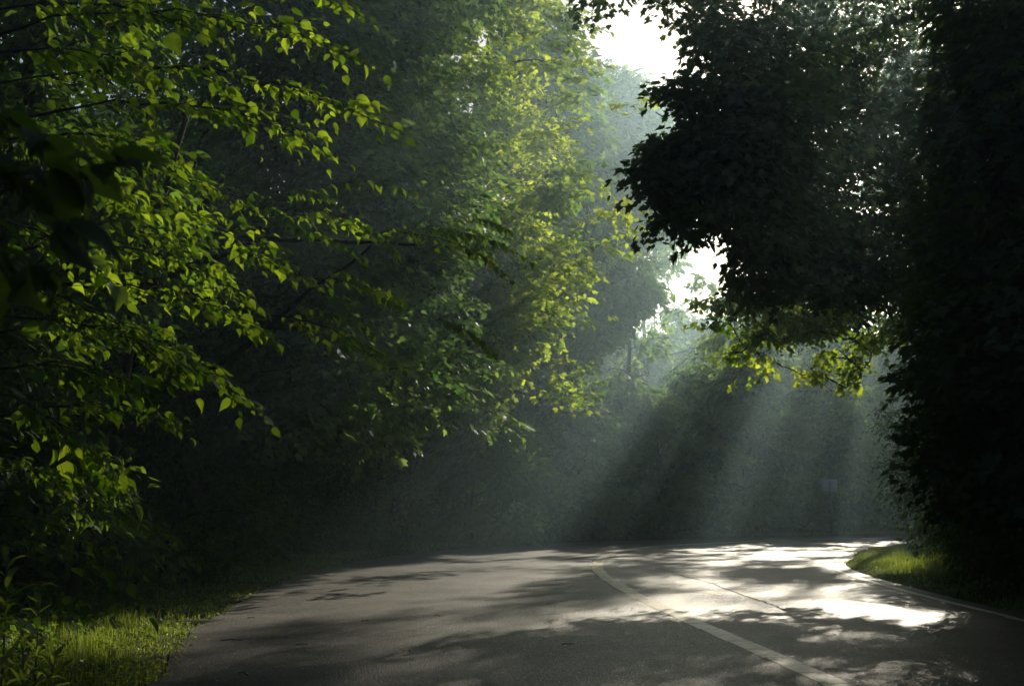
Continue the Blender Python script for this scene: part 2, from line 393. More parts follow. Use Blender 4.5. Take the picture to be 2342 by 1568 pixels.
def spray_template(n, kind, L=.7):
    """a twig of n leaves lying roughly in one layer; returns local positions, leaf directions, ups, sizes"""
    P, D, U, S = [], [], [], []
    for i in range(n):
        t = (i + .5) / n; br = random.choice((-1, 1)); r = random.random() ** .7 * .45 * (1.1 - .6 * t)
        p = np.array([br * r, t, -.18 * t * t + random.gauss(0, .05)])
        d = np.array([br * random.uniform(.3, 1.1), random.uniform(.3, 1.0), random.uniform(-.75, .05)])
        u = np.array([random.gauss(0, .3), random.gauss(0, .3), 1.0])
        P.append(p * L); D.append(d); U.append(u); S.append(random.uniform(.7, 1.2))
    return np.array(P), np.array(D), np.array(U), np.array(S)
SPR = [spray_template(14, 'x') for _ in range(9)]

# --------------------------------------------------- where light and sky come through
SKY = [[(1415, -60), (1500, -60), (1530, 50), (1600, 90), (1612, 150), (1560, 170), (1505, 198), (1480, 215), (1440, 150), (1350, 122), (1350, 84), (1430, 60)],
       [(1500, 195), (1572, 235), (1540, 285), (1515, 240)],
       [(1622, 492), (1692, 600), (1676, 640), (1630, 632), (1560, 585), (1535, 568), (1600, 520)]]
SKY = [[(x * V2P, y * V2P) for x, y in p] for p in SKY]
def in_sky(P, amp=7):
    px, py = project(P); dx = amp * wob(px * .09, py * .09, 1, 1.); dy = amp * wob(px * .09, py * .09, 1, 4.)
    m = np.zeros(len(P), bool)
    for p in SKY: m |= inpoly(px + dx, py + dy, p)
    return m
# patches of ground the sun reaches, drawn on the road in the enlarged view
LIT = [[(450, 1470), (560, 1360), (700, 1320), (800, 1338), (960, 1345), (1160, 1300), (1200, 1345), (1090, 1395), (980, 1440), (860, 1500), (620, 1515), (430, 1510)],
       [(690, 1318), (880, 1296), (1090, 1284), (1080, 1296), (880, 1318), (760, 1326)],
       [(1080, 1278), (1320, 1262), (1365, 1290), (1330, 1330), (1210, 1300)],
       [(1370, 1268), (1420, 1268), (1400, 1300), (1450, 1345), (1500, 1378), (1450, 1360), (1385, 1320)],
       [(1500, 1268), (1640, 1250), (2064, 1230), (2064, 1252), (1960, 1268), (1940, 1300), (1800, 1302), (1620, 1298)],
       [(1560, 1318), (1700, 1318), (1830, 1345), (1830, 1380), (1700, 1370), (1620, 1348)],
       [(1860, 1372), (2040, 1378), (2160, 1410), (2120, 1432), (1980, 1425), (1880, 1395)],
       [(1400, 1330), (1560, 1345), (1650, 1385), (1560, 1380), (1470, 1365)],
       [(1620, 1440), (1800, 1440), (1980, 1470), (1900, 1480), (1720, 1465)],
       [(190, 1568), (290, 1480), (410, 1425), (470, 1430), (440, 1475), (380, 1560), (330, 1640), (120, 1660)],
       [(1950, 1272), (2060, 1252), (2100, 1290), (2060, 1318), (1960, 1300)],
       [(960, 1262), (1300, 1240), (1300, 1225), (1000, 1225)],
       [(1590, 1236), (1700, 1230), (1700, 1218), (1600, 1218)],
       [(1830, 1232), (2030, 1225), (2030, 1216), (1850, 1216)]]
LIT = [[(x * V2P, y * V2P) for x, y in p] for p in LIT]
# leaves the sun reaches: (view x, view y, distance, radius)
TGT = [(700, 120, 7, .42), (600, 190, 6.8, .4), (330, 340, 6.5, .3), (450, 260, 6.5, .35), (60, 560, 5.5, .5), (60, 800, 5.5, .4), (250, 870, 6, .45), (470, 890, 6, .28),
       (230, 1080, 6, .25), (120, 960, 6, .35), (60, 1380, 5.3, .7), (50, 1500, 5.3, .6), (500, 560, 8, .5), (520, 650, 8, .35), (180, 700, 6, .5), (370, 480, 6.5, .3), (200, 130, 6, .4), (250, 1280, 6.5, .3),
       (1400, 480, 31.6, 1.9), (1460, 600, 31.6, 1.6), (1480, 720, 31.4, 1.4), (1330, 380, 31.6, 1.9), (1400, 850, 30.6, 1.3), (1190, 250, 32.2, 1.5), (1290, 560, 31.6, 1.2), (1430, 230, 32.4, 1.8), (1040, 120, 31, 1.2), (1320, 880, 30.4, .9),
       (1300, 230, 32, 1.5), (1150, 90, 31.6, 1.1), (1360, 700, 31.4, 1.3), (1130, 430, 31.8, .8), (1290, 60, 32, 1.3), (1230, 700, 31, .5), (1210, 850, 30.2, .4), (960, 260, 30, .6),
       (1720, 800, 24, 1.0), (1830, 760, 24, .9), (1920, 770, 24, .7), (1600, 690, 52, 2.8), (1600, 800, 52, 2.0), (1750, 700, 52, 2), (1160, 540, 14, .5), (760, 540, 12, .4), (800, 470, 12, .4), (1000, 560, 13, .5), (740, 440, 12, .3),
       (1980, 840, 21, .5), (2000, 950, 21, .4), (1960, 1060, 19, .25), (2080, 1190, 26, .5)]
TG = [(uvw(vat(x, y, Y)), r) for x, y, Y, r in TGT]
def sun_open(P, k=1.0, tg=True, lit=True):
    """true where a spray would shade a place that lies in the sun"""
    P = np.asarray(P, float); u, v, w = uvw(P); m = np.zeros(len(P), bool)
    if lit:
        G = P - SUN * (P[:, 2] / SUN[2])[:, None]
        okk = (G[:, 1] > 5) & (wob(G[:, 0] * 1.1, G[:, 1] * .6, 1, 1.9) > -.22)
        jx = 7 * wob(G[:, 0] * 1.1, G[:, 1] * .45, 1, .5); jy = 1.6 * wob(G[:, 0] * .9, G[:, 1] * .5, 1, 2.5)
        for ox, oy in ((0, 0), (.35, 0), (-.35, 0), (0, .8), (0, -.8)):
            px, py = project(G + [ox, oy, 0])
            for p in LIT: m |= okk & inpoly(px + jx, py + jy, p)
        # gaps between the far tree tops that let the beams through
        px, py = project(P); q = (px - 931) / np.maximum(py - 4, 1) + .022 * wob(px * .05, py * .09, 1, 2.)
        far = (P[:, 1] > 43) & (py < np.where(P[:, 1] > 60, 335, 385))
        for a, b in ((-.98, -.85), (-.825, -.69), (-.455, -.39), (-.37, -.325), (-.21, -.16), (-.14, -.09)): m |= far & (q > a) & (q < b)
    if tg:
        nz = .35 * wob(u, v, 2.2, 3.); dap = wob(u, v, 6.5, 1.4)
        for (tu, tv, tw), r in TG:
            m |= (w > tw + max(.9, r * .5)) & (np.hypot(u - tu, v - tv) < r * k * (1 + nz)) & ((tw > 20) | (dap > -.12))
    return m

# ------------------------------------------------------------------ trees
def blob_points(blobs, n):
    """points in the union of ellipsoids, denser to the outside; returns points and their outward directions"""
    vol = np.array([(b[3] * b[4] * b[5]) ** .75 * (b[6] if len(b) > 6 else 1) for b in blobs]); cnt = rng.multinomial(n, vol / vol.sum()); P, O, I = [], [], []
    for k, (b, c) in enumerate(zip(blobs, cnt)):
        d = rng.normal(size=(c, 3)); d /= np.linalg.norm(d, axis=1)[:, None]
        r = rng.random(c) ** .42 * (1 + .18 * wob(d[:, 0] * 3, d[:, 1] * 3 + d[:, 2] * 3, 1, k))
        P.append(np.array(b[:3]) + d * r[:, None] * np.array(b[3:6])); O.append(d); I.append(np.full(c, k))
    return np.vstack(P), np.vstack(O), np.concatenate(I)
def auto_blobs(c, rx, ry, rz, n):
    out = []
    for i in range(n):
        d = rng.normal(size=3); d /= np.linalg.norm(d); r = rng.uniform(.35, .8)
        q = np.array(c) + d * r * np.array([rx, ry, rz]); s = rng.uniform(.26, .42)
        out.append((*q, rx * s * 1.15, ry * s * 1.15, rz * s * .72))
    return out
def grow(base, top, blobs, trunk_r, extra=None, lean=.25, subs=5):
    """tapered trunk with limbs out to every leaf clump"""
    mb = MB(); base = np.array(base, float); top = np.array(top, float)
    n = 12; t = np.linspace(0, 1, n)[:, None]; P = base * (1 - t) + top * t; P[1:] += np.cumsum(rng.normal(0, lean * .22, (n - 1, 3)) * [1, 1, .2], 0) * .5
    P[0, 2] -= .25
    r = trunk_r * (1.0 - .82 * t[:, 0]); r[0] *= 1.5; r[1] *= 1.08
    mb.add(*tube(P, r, 10)); H = np.linalg.norm(top - base)
    nodes = [(P[k], trunk_r * (1 - .82 * t[k, 0])) for k in range(3, n)]
    for b in sorted(blobs, key=lambda b: np.hypot(b[0] - base[0], b[1] - base[1])):
        c = np.array(b[:3]); Q = np.array([q[0] for q in nodes]); RR = np.array([q[1] for q in nodes])
        dv = c - Q; dist = np.linalg.norm(dv, axis=1); cost = dist + np.clip(-dv[:, 2], 0, 9) * 1.5 - RR * 4 + rng.random(len(Q)) * .3
        k = int(cost.argmin()); p0, rr = nodes[k]; r0 = max(.014, min(rr * .72, .02 + dist[k] * .02)); bow = rng.normal(0, .07, 3) * dist[k]; bow[2] = abs(bow[2]) * .5
        L = curve3(p0, c, 0, bow, n=8, jit=.02 * dist[k] ** .5); rad = np.linspace(r0, max(.012, r0 * .35), 8); mb.add(*tube(L, rad, 5))
        for m in (3, 5, 7): nodes.append((L[m], rad[m]))
        for q in range(subs):
            d = rng.normal(size=3); d /= np.linalg.norm(d); e = c + d * np.array(b[3:6]) * .8; g = rng.integers(4, 8); bw = rng.normal(0, .12, 3) * np.linalg.norm(e - L[g])
            mb.add(*tube(curve3(L[g], e, 0, bw, n=5, jit=.02), np.linspace(max(.01, rad[g] * .5), .006, 5), 4))
    return mb
def crown_mesh(mb, P, O, cen, kind, leaf, per, droop=.25, L=.75, layered=.7):
    """sprays of leaves at P, growing outward"""
    n = len(P)
    if n == 0: return
    O = O * [1, 1, 1 - layered]; O = O + rng.normal(0, .35, O.shape) * [1, 1, .35]; O[:, 2] -= droop
    up = np.tile([0, 0, 1.], (n, 1)) + rng.normal(0, .2, (n, 3))
    A = frames(O, up); tsel = rng.integers(0, len(SPR), n); clump = np.clip(.5 + .9 * wob(P[:, 0] * 1.3, (P[:, 1] * .4 + P[:, 2]) * 1.3, 1, 1.), 0, 1)
    for k, (sP, sD, sU, sS) in enumerate(SPR):
        m = tsel == k; c = m.sum()
        if not c: continue
        sel = slice(0, per); p, d, u, s = sP[sel], sD[sel], sU[sel], sS[sel]; q = len(p)
        sc = rng.uniform(.75, 1.3, c)
        W = P[m][:, None] + np.einsum('nij,kj->nki', A[m], p) * (sc * L / .7)[:, None, None]
        D = np.einsum('nij,kj->nki', A[m], d) + rng.normal(0, .15, (c, q, 3)); U = np.einsum('nij,kj->nki', A[m], u)
        S = (leaf * s)[None] * sc[:, None] * rng.uniform(.8, 1.15, (c, q))
        W = W.reshape(-1, 3); Fm = frames(D.reshape(-1, 3), U.reshape(-1, 3))
        tint = np.clip(np.repeat(clump[m], q) * .8 + rng.random(c * q) * .4 - .12, 0, 1)
        put_leaves(mb, kind, W, Fm, S.ravel(), tint)
LEAFCOUNT = [0]
def tree(name, label, cat, base, H, blobs, nspray, kind='simple', leaf=.11, per=10, mat='leaf_far', tr=.22, filt=None, group=None, top=None, droop=.25, L=.75, opened=True, layered=.7, skyclear=True, subs=5):
    z = float(terrain(np.array([base[0]]), np.array([base[1]]))[0]); b3 = np.array([base[0], base[1], z])
    t = empty(name, b3); tag(t, label, cat, group)
    topp = np.array(top if top is not None else (base[0] + rng.normal(0, .4), base[1] + rng.normal(0, .4), z + H * .86))
    P, O, I = blob_points(blobs, nspray)
    keep = P[:, 2] > z + .15
    if skyclear: keep &= ~in_sky(P)
    if opened: keep &= ~sun_open(P, tg=opened != 'lit')
    if filt is not None: keep &= filt(P)
    P, O = P[keep], O[keep]
    cb = MB(); crown_mesh(cb, P, O, None, kind, leaf, per, droop, L, layered); LEAFCOUNT[0] += len(P) * per
    bl2 = []
    for b in blobs:
        c = np.array([b[:3]])
        if (skyclear and in_sky(c)[0]) or (filt is not None and not filt(c)[0]): continue
        if len(P) and (np.abs((P - c) / np.array(b[3:6])).max(1) < .9).mean() * nspray < .25 * nspray / len(blobs): continue
        bl2.append(b)
    tw = grow(b3, topp, bl2, tr, subs=subs)
    o = tw.build('trunk', M['bark'], t, True, b3); o2 = cb.build('crown', M[mat], t, False, b3)
    return t

# silhouettes that bound the two walls of foliage
RIGHT = [(1330, -300), (1335, 20), (1440, 45), (1540, 20), (1600, 110), (1505, 205), (1575, 262), (1455, 372), (1480, 440), (1530, 470), (1505, 530), (1565, 565), (1640, 500), (1700, 610), (1655, 690), (1700, 725), (1800, 690), (1900, 665), (2010, 690), (2090, 790), (1985, 835),
         (1960, 900), (1925, 1015), (2010, 1085), (2062, 1130), (2080, 1240), (2110, 1300), (2200, 1370), (2500, 1440), (9000, 1600), (9000, -3000), (1330, -3000)]
RIGHT = [(x * V2P, y * V2P) for x, y in RIGHT]
def right_ok(P):
    px, py = project(P); a = 10 * wob(px * .07, py * .07, 1, .7); b = 8 * wob(px * .07, py * .07, 1, 5.)
    return inpoly(px + a, py + b, RIGHT) | np.isnan(px)
LEFT = [(-9000, -3000), (1400, -3000), (1370, -100), (1345, 20), (1350, 100), (1395, 170), (1490, 235), (1485, 290), (1395, 310), (1375, 350), (1385, 395), (1450, 440), (1500, 500), (1530, 590), (1490, 640), (1480, 740), (1430, 850), (1330, 920), (1215, 1010), (1100, 1100), (1000, 1400), (-9000, 1700)]
LEFT = [(x * V2P, y * V2P) for x, y in LEFT]
def right_edge_ok(P):
    px, py = project(P); return right_ok(P) & (np.isnan(px) | (px > 2150 * V2P + 26 * wob(py * .028, P[:, 1] * .8, 1, 1.) - (py - 200) * .06))
def left_ok(P):
    px, py = project(P); a = 9 * wob(px * .08, py * .08, 1, 1.7); b = 8 * wob(px * .08, py * .08, 1, 3.)
    return inpoly(px + a, py + b, LEFT) | np.isnan(px)

# --- the maple over the outer bend, lit from behind
mb_ = [(*vat(x, y, Y), rx, rx * .7, rz) for x, y, Y, rx, rz in
       [(1000, 60, 31, 2.3, 1.8), (1180, 60, 33, 2.4, 1.8), (1290, 150, 33, 2.2, 1.7), (1100, 230, 34, 2.5, 1.9), (1300, 300, 33, 2.3, 1.6), (1420, 240, 34, 1.5, 1.0), (950, 250, 31, 2.4, 1.8), (1180, 420, 33, 2.4, 1.8),
        (1340, 460, 33, 2.0, 1.6), (1440, 560, 33, 1.9, 1.5), (1300, 620, 33, 2.2, 1.8), (1430, 720, 33, 1.6, 1.4), (1330, 820, 32, 1.5, 1.2), (1180, 700, 32, 2.2, 1.8), (1050, 560, 31, 2.2, 1.7), (1040, 800, 31, 2.0, 1.5),
        (1200, 900, 31, 1.8, 1.3), (1050, -100, 32, 2.8, 2.0), (1250, -80, 34, 2.8, 2.0), (1130, -280, 34, 3, 2.2), (900, -60, 31, 2.6, 2)]]
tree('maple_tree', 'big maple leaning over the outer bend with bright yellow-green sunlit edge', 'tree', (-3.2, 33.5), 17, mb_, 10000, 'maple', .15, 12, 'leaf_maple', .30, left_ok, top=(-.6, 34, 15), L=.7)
# --- darker maple between the left bushes and the big maple
mb2 = [(*vat(x, y, Y), r, r, r * .8) for x, y, Y, r in
       [(820, 100, 22, 1.7), (900, 300, 23, 1.8), (700, 300, 21, 1.7), (780, 480, 21, 1.7), (950, 480, 23, 1.6), (640, 60, 20, 1.7), (760, -80, 21, 2.0), (900, 650, 23, 1.6), (650, 640, 20, 1.6), (1000, 900, 24, 1.5), (800, 850, 21, 1.6), (600, 850, 19, 1.6), (950, -120, 23, 2)]]
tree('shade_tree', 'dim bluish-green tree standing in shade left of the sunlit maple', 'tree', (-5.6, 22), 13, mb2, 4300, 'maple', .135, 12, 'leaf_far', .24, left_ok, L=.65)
# --- leafy bank behind the left bushes
def wall_blobs(x, y, H, r, n=9, low=.1):
    out = []
    for i in range(n * 3):
        u = (i + rng.random()) / (n * 3); a = i * 2.4 + rng.normal(0, .4); prof = math.sin(math.pi * min(1, .25 + .75 * u)) ** .7; q = r * prof * rng.uniform(.25, .85); s = r * rng.uniform(.24, .48)
        out.append((x + q * math.cos(a), y + q * math.sin(a), H * (low + (1 - low) * u), s, s, s * rng.uniform(.5, .75)))
    return out
for (x, y, H, r, ns, lab) in [(-5.8, 12.5, 11, 2.4, 3200, 'dark leafy tree hidden behind the broad-leaved bush at far left'),
                              (-7.6, 16.5, 16, 2.9, 3400, 'tall dark tree rising behind the left roadside bushes'),
                              (-8.2, 26.5, 14, 3.0, 2400, 'dark tree deep in the left wood behind the sumac sprays'),
                              (-7.2, 34, 15, 3.0, 2400, 'dark tree in the unlit wood left of the leaning maple')]:
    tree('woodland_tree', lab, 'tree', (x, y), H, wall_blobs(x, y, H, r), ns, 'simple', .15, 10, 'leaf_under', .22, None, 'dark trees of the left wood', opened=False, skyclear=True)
# low bushes along the foot of the left bank
for k, (x, y, H, r, ns) in enumerate([(-5.9, 15.4, 2.0, 1.2, 700), (-5.4, 19, 3.0, 1.7, 800), (-6.0, 23.5, 3.2, 1.8, 800), (-5.6, 28, 3.4, 1.9, 800), (-3.6, 31.2, 4.6, 2.0, 1300), (-1.2, 36.2, 4.6, 2.0, 1300), (2.0, 41.0, 4.4, 2.0, 1200), (5.4, 45.4, 5, 2.2, 1300), (9.2, 47.8, 5.2, 2.3, 1300), (13.2, 50.3, 5.2, 2.3, 1300), (17.6, 52.0, 5, 2.4, 1300), (22.4, 53.5, 5, 2.4, 900)]):
    lab = ['low dark bush beside the verge, nearest of the left row', 'low dark bush second along the left bank from the camera', 'dark rounded bush midway along the left bank', 'shaded bush below the dim tree on the left bank',
           'bush at the foot of the leaning maple', 'bush on the outer bend just right of the leaning maple trunk', 'bush on the outer bend where the light shafts land', 'hazy bush in the dark shaft between the light beams', 'hazy bush in the middle of the far edge of the road', 'hazy bush just left of the sign',
           'hazy bush behind and right of the sign', 'hazy bush farthest right beyond the road'][k]
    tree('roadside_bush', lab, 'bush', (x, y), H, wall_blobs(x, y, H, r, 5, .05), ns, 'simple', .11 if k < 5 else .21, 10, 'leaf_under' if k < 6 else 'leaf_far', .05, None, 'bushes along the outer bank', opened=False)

# --- hazy trees beyond the bend
for (x, y, H, r, ns, lab) in [(4.6, 49, 11, 3.2, 3000, 'hazy rounded tree behind the bend, left of the dark shaft'),
                              (9.3, 52, 12.5, 3.4, 3600, 'hazy broad tree in the middle of the bend with bright yellow-green top'),
                              (15.0, 56, 12.5, 3.8, 3800, 'blue-grey hazy tree right behind the sign'),
                              (20.5, 58, 13, 3.8, 2400, 'blue-grey tree right of the sign, half hidden by the dark bush'),
                              (6.5, 66, 25, 5.0, 5200, 'tall blue hazy tree showing between the maple and the dark canopy'),
                              (15.2, 66, 18.5, 3.6, 3400, 'tall hazy tree added behind the dark canopy, mostly hidden, to cast the dark shaft'),  # added for the shadow it throws through the haze
                              (21.5, 66, 21, 4.2, 2600, 'tall hazy tree added to block the sun, hidden behind the dark canopy, above the sign'),  # added hidden tree, shades the air between the beams
                              (1.0, 46.5, 20, 3.8, 4200, 'bluish tree filling the gaps right behind the leaning maple'),
                              (8.8, 79, 27, 5.5, 4200, 'palest tall hazy tree just left of the small lower sky gap'),
                              (1.0, 58, 23, 4.4, 3000, 'hazy tall tree showing through behind the leaning maple'),
                              (25, 66, 16, 4.6, 1800, 'tall hazy tree behind the dark bush on the inner bend'),
                              (-6, 50, 17, 4.4, 1800, 'tall tree behind the leaning maple, hidden but for glimpses')]:
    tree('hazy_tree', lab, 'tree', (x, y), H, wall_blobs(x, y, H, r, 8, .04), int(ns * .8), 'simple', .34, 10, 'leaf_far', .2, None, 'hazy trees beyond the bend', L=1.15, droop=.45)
for k, (x, y, H, r) in enumerate([(12, 98, 19, 6), (22, 92, 18, 6), (34, 88, 19, 6.5), (0, 88, 21, 6.5), (-14, 78, 20, 6.5)]):
    lab = ['farthest pale tree below the small sky gap', 'pale far tree right of the small sky gap', 'pale far tree behind the right canopy', 'pale far tree behind the tall hazy tree', 'far tree seen through gaps in the left wood'][k]
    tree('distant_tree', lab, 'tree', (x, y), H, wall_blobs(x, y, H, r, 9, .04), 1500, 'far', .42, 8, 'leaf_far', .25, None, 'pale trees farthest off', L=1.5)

# --- more woodland: one dense tree copied round the view
def copy_tree(o, loc, rz, sc, label, group):
    c = o.copy(); COL.objects.link(c); c.location = loc; c.rotation_euler = (0, 0, rz); c.scale = (sc, sc, sc); c['label'] = label; c['group'] = group
    for ch in o.children:
        d = ch.copy(); COL.objects.link(d); d.parent = c
    return c
def wood_at(az, dist): a = R(az); return (dist * math.sin(a), dist * math.cos(a))
x0, y0 = wood_at(-20, 60)
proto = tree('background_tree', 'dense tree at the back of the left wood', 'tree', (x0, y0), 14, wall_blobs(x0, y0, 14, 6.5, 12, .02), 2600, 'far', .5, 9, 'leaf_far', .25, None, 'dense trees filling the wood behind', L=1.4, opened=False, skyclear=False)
spots = [(-13, 70, 1.0), (-7, 75, 1.1), (-27, 48, 1.0), (-34, 38, 1.0), (-30, 28, .9), (-40, 24, .9), (-2, 80, 1.1), (3.5, 84, 1.0), (9, 86, .95), (14, 84, .85), (19, 82, .9), (24, 80, 1.0), (29, 74, 1.1), (35, 66, 1.1), (-17, 46, 1.1), (-10, 58, 1.0), (12, 70, .62), (17, 70, .62), (6, 70, .7), (22, 70, .7)]
for k, (az, dd, sc) in enumerate(spots):
    x, y = wood_at(az, dd); copy_tree(proto, (x, y, gz0(x, y)), k * 1.3, sc, 'dense background tree filling the wood behind the nearer trees', 'dense trees filling the wood behind')
for k, (x, y, sc) in enumerate([(-15, -5, 1.1), (-13, -18, 1.2), (3, -25, 1.3), (16, -20, 1.3), (19, -6, 1.2), (21, 7, 1.0), (-19, 8, 1.1), (-24, -24, 1.4), (28, -28, 1.4)]):  # unseen trees added behind the camera to keep sky light off the leaves
    copy_tree(proto, (x, y, gz0(x, y)), k * 2.1, sc, 'woodland tree added behind the camera, outside the view, to block sky light', 'added trees outside the view')

# --- dark canopy on the right
SC = .66
cb1 = [(*vat(x, y, Y * (SC if x > 1780 else .56)), rx * (SC if x > 1780 else .58), rx * SC * .8, rz * SC, .62 if x > 1650 else 1) for x, y, Y, rx, rz in
       [(1500, 390, 24, .9, .5), (1545, 340, 24, .9, .5), (1580, 250, 24, .9, .5), (1640, 330, 24, 1.3, .9), (1700, 400, 24, 1.3, .9), (1690, 290, 24, 1.3, .9), (1760, 300, 24, 1.5, 1), (1530, 470, 24, .8, .5), (1590, 330, 24, 1.2, .8), (1620, 240, 24, 1.1, .8), (1580, 440, 24, 1.1, .8), (1570, 520, 24, .8, .6), (1660, 400, 24, 1.3, .9), (1720, 220, 25, 1.6, 1.0), (1680, 120, 25, 1.4, .9), (1800, 350, 25, 1.7, 1.1), (1740, 520, 24, 1.3, .9), (1800, 600, 24, 1.3, .8), (1850, 130, 26, 1.9, 1.2),
        (1940, 480, 25, 1.8, 1.2), (1950, 280, 26, 1.9, 1.2), (1960, 620, 24, 1.3, .8), (2080, 180, 26, 2.0, 1.3), (2080, 420, 26, 1.9, 1.3), (2100, 620, 25, 1.6, 1.0), (2250, 350, 26, 2.1, 1.4), (2250, 600, 26, 2.0, 1.3), (1560, 60, 26, 1.3, .8), (1430, 10, 27, .9, .5), (1380, -40, 27, 1, .6), (1500, -60, 27, 1.6, 1), (1700, -60, 27, 2, 1.3), (2000, -40, 28, 2.4, 1.5),
        (1850, -160, 28, 2.4, 1.6), (1660, 620, 24, .7, .5)]]
for (x0, y0, x1, y1) in [(1800, 330, 1435, 335), (1820, 380, 1445, 410), (1840, 420, 1485, 520), (1840, 470, 1530, 570), (1800, 260, 1490, 205), (1780, 200, 1500, 270), (1860, 520, 1600, 560), (1900, 540, 1650, 640), (1900, 560, 1640, 720), (1950, 600, 1760, 740), (1760, 100, 1560, 110), (2000, 620, 1880, 700)]:
    for u in np.linspace(0, 1, 8):
        q = .50 - .28 * u; cb1.append((*vat(x0 + (x1 - x0) * u + rng.normal(0, 8), y0 + (y1 - y0) * u ** 1.4 + rng.normal(0, 6) - 22 * math.sin(3 * u), 14.6 - 1.2 * u), q, q * .9, q * .34, .95))
tree('overhanging_tree', 'big dark silhouetted tree reaching over the road from the right', 'tree', (8.2, 17.6), 12, cb1, 4000, 'maple', .095, 12, 'leaf_dark', .24, right_ok, top=(7.4, 17.2, 10.5), subs=2, L=.42, droop=.3)
cb2 = [(*vat(x, y, Y * .72), rx * .72, rx * .72, rz * .72) for x, y, Y, rx, rz in
       [(2180, 60, 17, 1.4, 1.0), (2300, 150, 16, 1.7, 1.2), (2230, 350, 16, 1.4, 1.0), (2330, 450, 16, 1.7, 1.2), (2250, 650, 16, 1.4, 1.1), (2350, 750, 15, 1.6, 1.2), (2300, 950, 15, 1.4, 1.1), (2450, 300, 15, 1.9, 1.4), (2500, 700, 14, 1.8, 1.4), (2180, 780, 18, 1.1, .8), (2250, 1000, 16, 1.2, .9), (2350, -60, 16, 1.8, 1.2), (2500, 1000, 14, 1.6, 1.2)]]
tree('roadside_tree', 'near-black tree filling the right edge of the picture', 'tree', (7.6, 11.6), 9, cb2, 3600, 'maple', .095, 12, 'leaf_dark', .18, right_edge_ok, top=(7.2, 11.6, 7.5), L=.45)
cb4 = [(*vat(x, y, 28), rx, rx, rz) for x, y, rx, rz in [(1800, 420, 1.7, 1.2), (1850, 560, 1.5, 1), (1950, 350, 2, 1.4), (1980, 560, 1.7, 1.2), (2080, 250, 2.2, 1.4), (2100, 480, 2, 1.4), (2120, 660, 1.8, 1.3), (2240, 400, 2.2, 1.5), (2260, 640, 2, 1.4), (1980, 120, 2, 1.4), (2200, 120, 2.2, 1.4), (2350, 500, 2, 1.5), (1900, 680, 1.2, .7), (2120, 830, 1.4, 1.1), (2230, 900, 1.6, 1.4)]]
tree('inner_tree', 'dark tree standing behind the big overhanging one on the right', 'tree', (12.4, 28.5), 14, cb4, 1200, 'maple', .13, 11, 'leaf_dark', .24, right_ok, top=(11.6, 28, 12), L=.65, droop=.3)
for (x, y, H, r, ns, lab) in [(13.5, 32, 7.5, 3.0, 2200, 'dark low tree inside the bend, trunk hidden by bushes'),
                              (11.5, 21.5, 6.5, 2.4, 1900, 'dark low tree between the overhanging tree and the shrubs'),
                              (18, 37, 8.5, 3.6, 2200, 'dark tree on the inner bend farther along the road'),
                              (25, 44, 11, 4.4, 1800, 'tree inside the bend behind the dark bushes'),
                              (9.6, 7.5, 9, 2.4, 1200, 'dark tree just beyond the right edge of the view')]:
    tree('inner_bend_tree', lab, 'tree', (x, y), H, wall_blobs(x, y, H, r, 10, .08), ns, 'simple', .15, 10, 'leaf_dark', .2, right_ok, 'dark trees on the inner side of the bend', L=.8)
cb3 = [(x, y, z, r, r, r * .7) for x, y, z, r in [(10.5, 46, 13.5, 2.2), (12.5, 48, 16, 2.5), (14, 50, 12.5, 2.4), (15, 51, 18.5, 2.8), (17.5, 50, 15, 3), (18, 52, 21, 3), (21, 50, 18, 3.2), (22, 50, 12, 3), (24, 52, 22, 3), (9.5, 45, 16.5, 1.8), (8.3, 44, 14, 1.6), (11.5, 47, 19.5, 2.2), (14.5, 50, 23, 2.4), (26, 50, 16, 3.2), (7.4, 43, 11.6, 1.4), (9.4, 45, 11.4, 1.5), (8.0, 43, 17.2, 1.4)]]  # added tall tree: keeps the sun off the air on the left
for q_, ps in ((-.64, (150, 190, 230, 270, 305)), (-.57, (150, 190, 230, 270, 305)), (-.5, (170, 215, 260, 300)), (-1.02, (120, 160, 200, 232)), (-1.14, (120, 160, 200, 226)), (-1.26, (110, 150, 190)), (-1.42, (90, 130, 165)), (-1.6, (80, 115, 150)), (-1.85, (70, 100, 130)), (-2.2, (60, 90, 115)), (-.29, (200, 240, 280, 315))):  # extra clumps added in the dark sectors between beams to block the sun
    for py_ in ps: cb3.append((*at(931 + q_ * (py_ - 4), py_, rng.uniform(45, 49)), 1.15, 1.15, .9, 1.6))
tree('added_shade_tree', 'very tall tree arching over the far bend, added behind the dark canopy to block the sun', 'tree', (23, 47.5), 23, cb3, 6200, 'simple', .19, 11, 'leaf_dark', .4, right_ok, top=(20, 49, 21), L=.9)
cb5 = [(*vat(x, y, 62), rx, rx, rx * .7) for x, y, rx in [(1560, 330, 2), (1620, 420, 2), (1680, 300, 2.6), (1760, 440, 2.6), (1800, 200, 3), (1720, 120, 2.6), (1850, 340, 3), (1960, 240, 3), (1950, 80, 3.2), (2080, 160, 3.2), (2100, 330, 3.2), (1850, 20, 3), (2230, 230, 3.4), (1880, 480, 2.4)]]  # second tall tree added farther back to block more sun
tree('added_backing_tree', 'tallest tree beyond the bend, added behind the arching one to block the sun', 'tree', (23, 64), 26, cb5, 2200, 'simple', .24, 11, 'leaf_dark', .4, right_ok, top=(20, 63, 24), L=1.1)
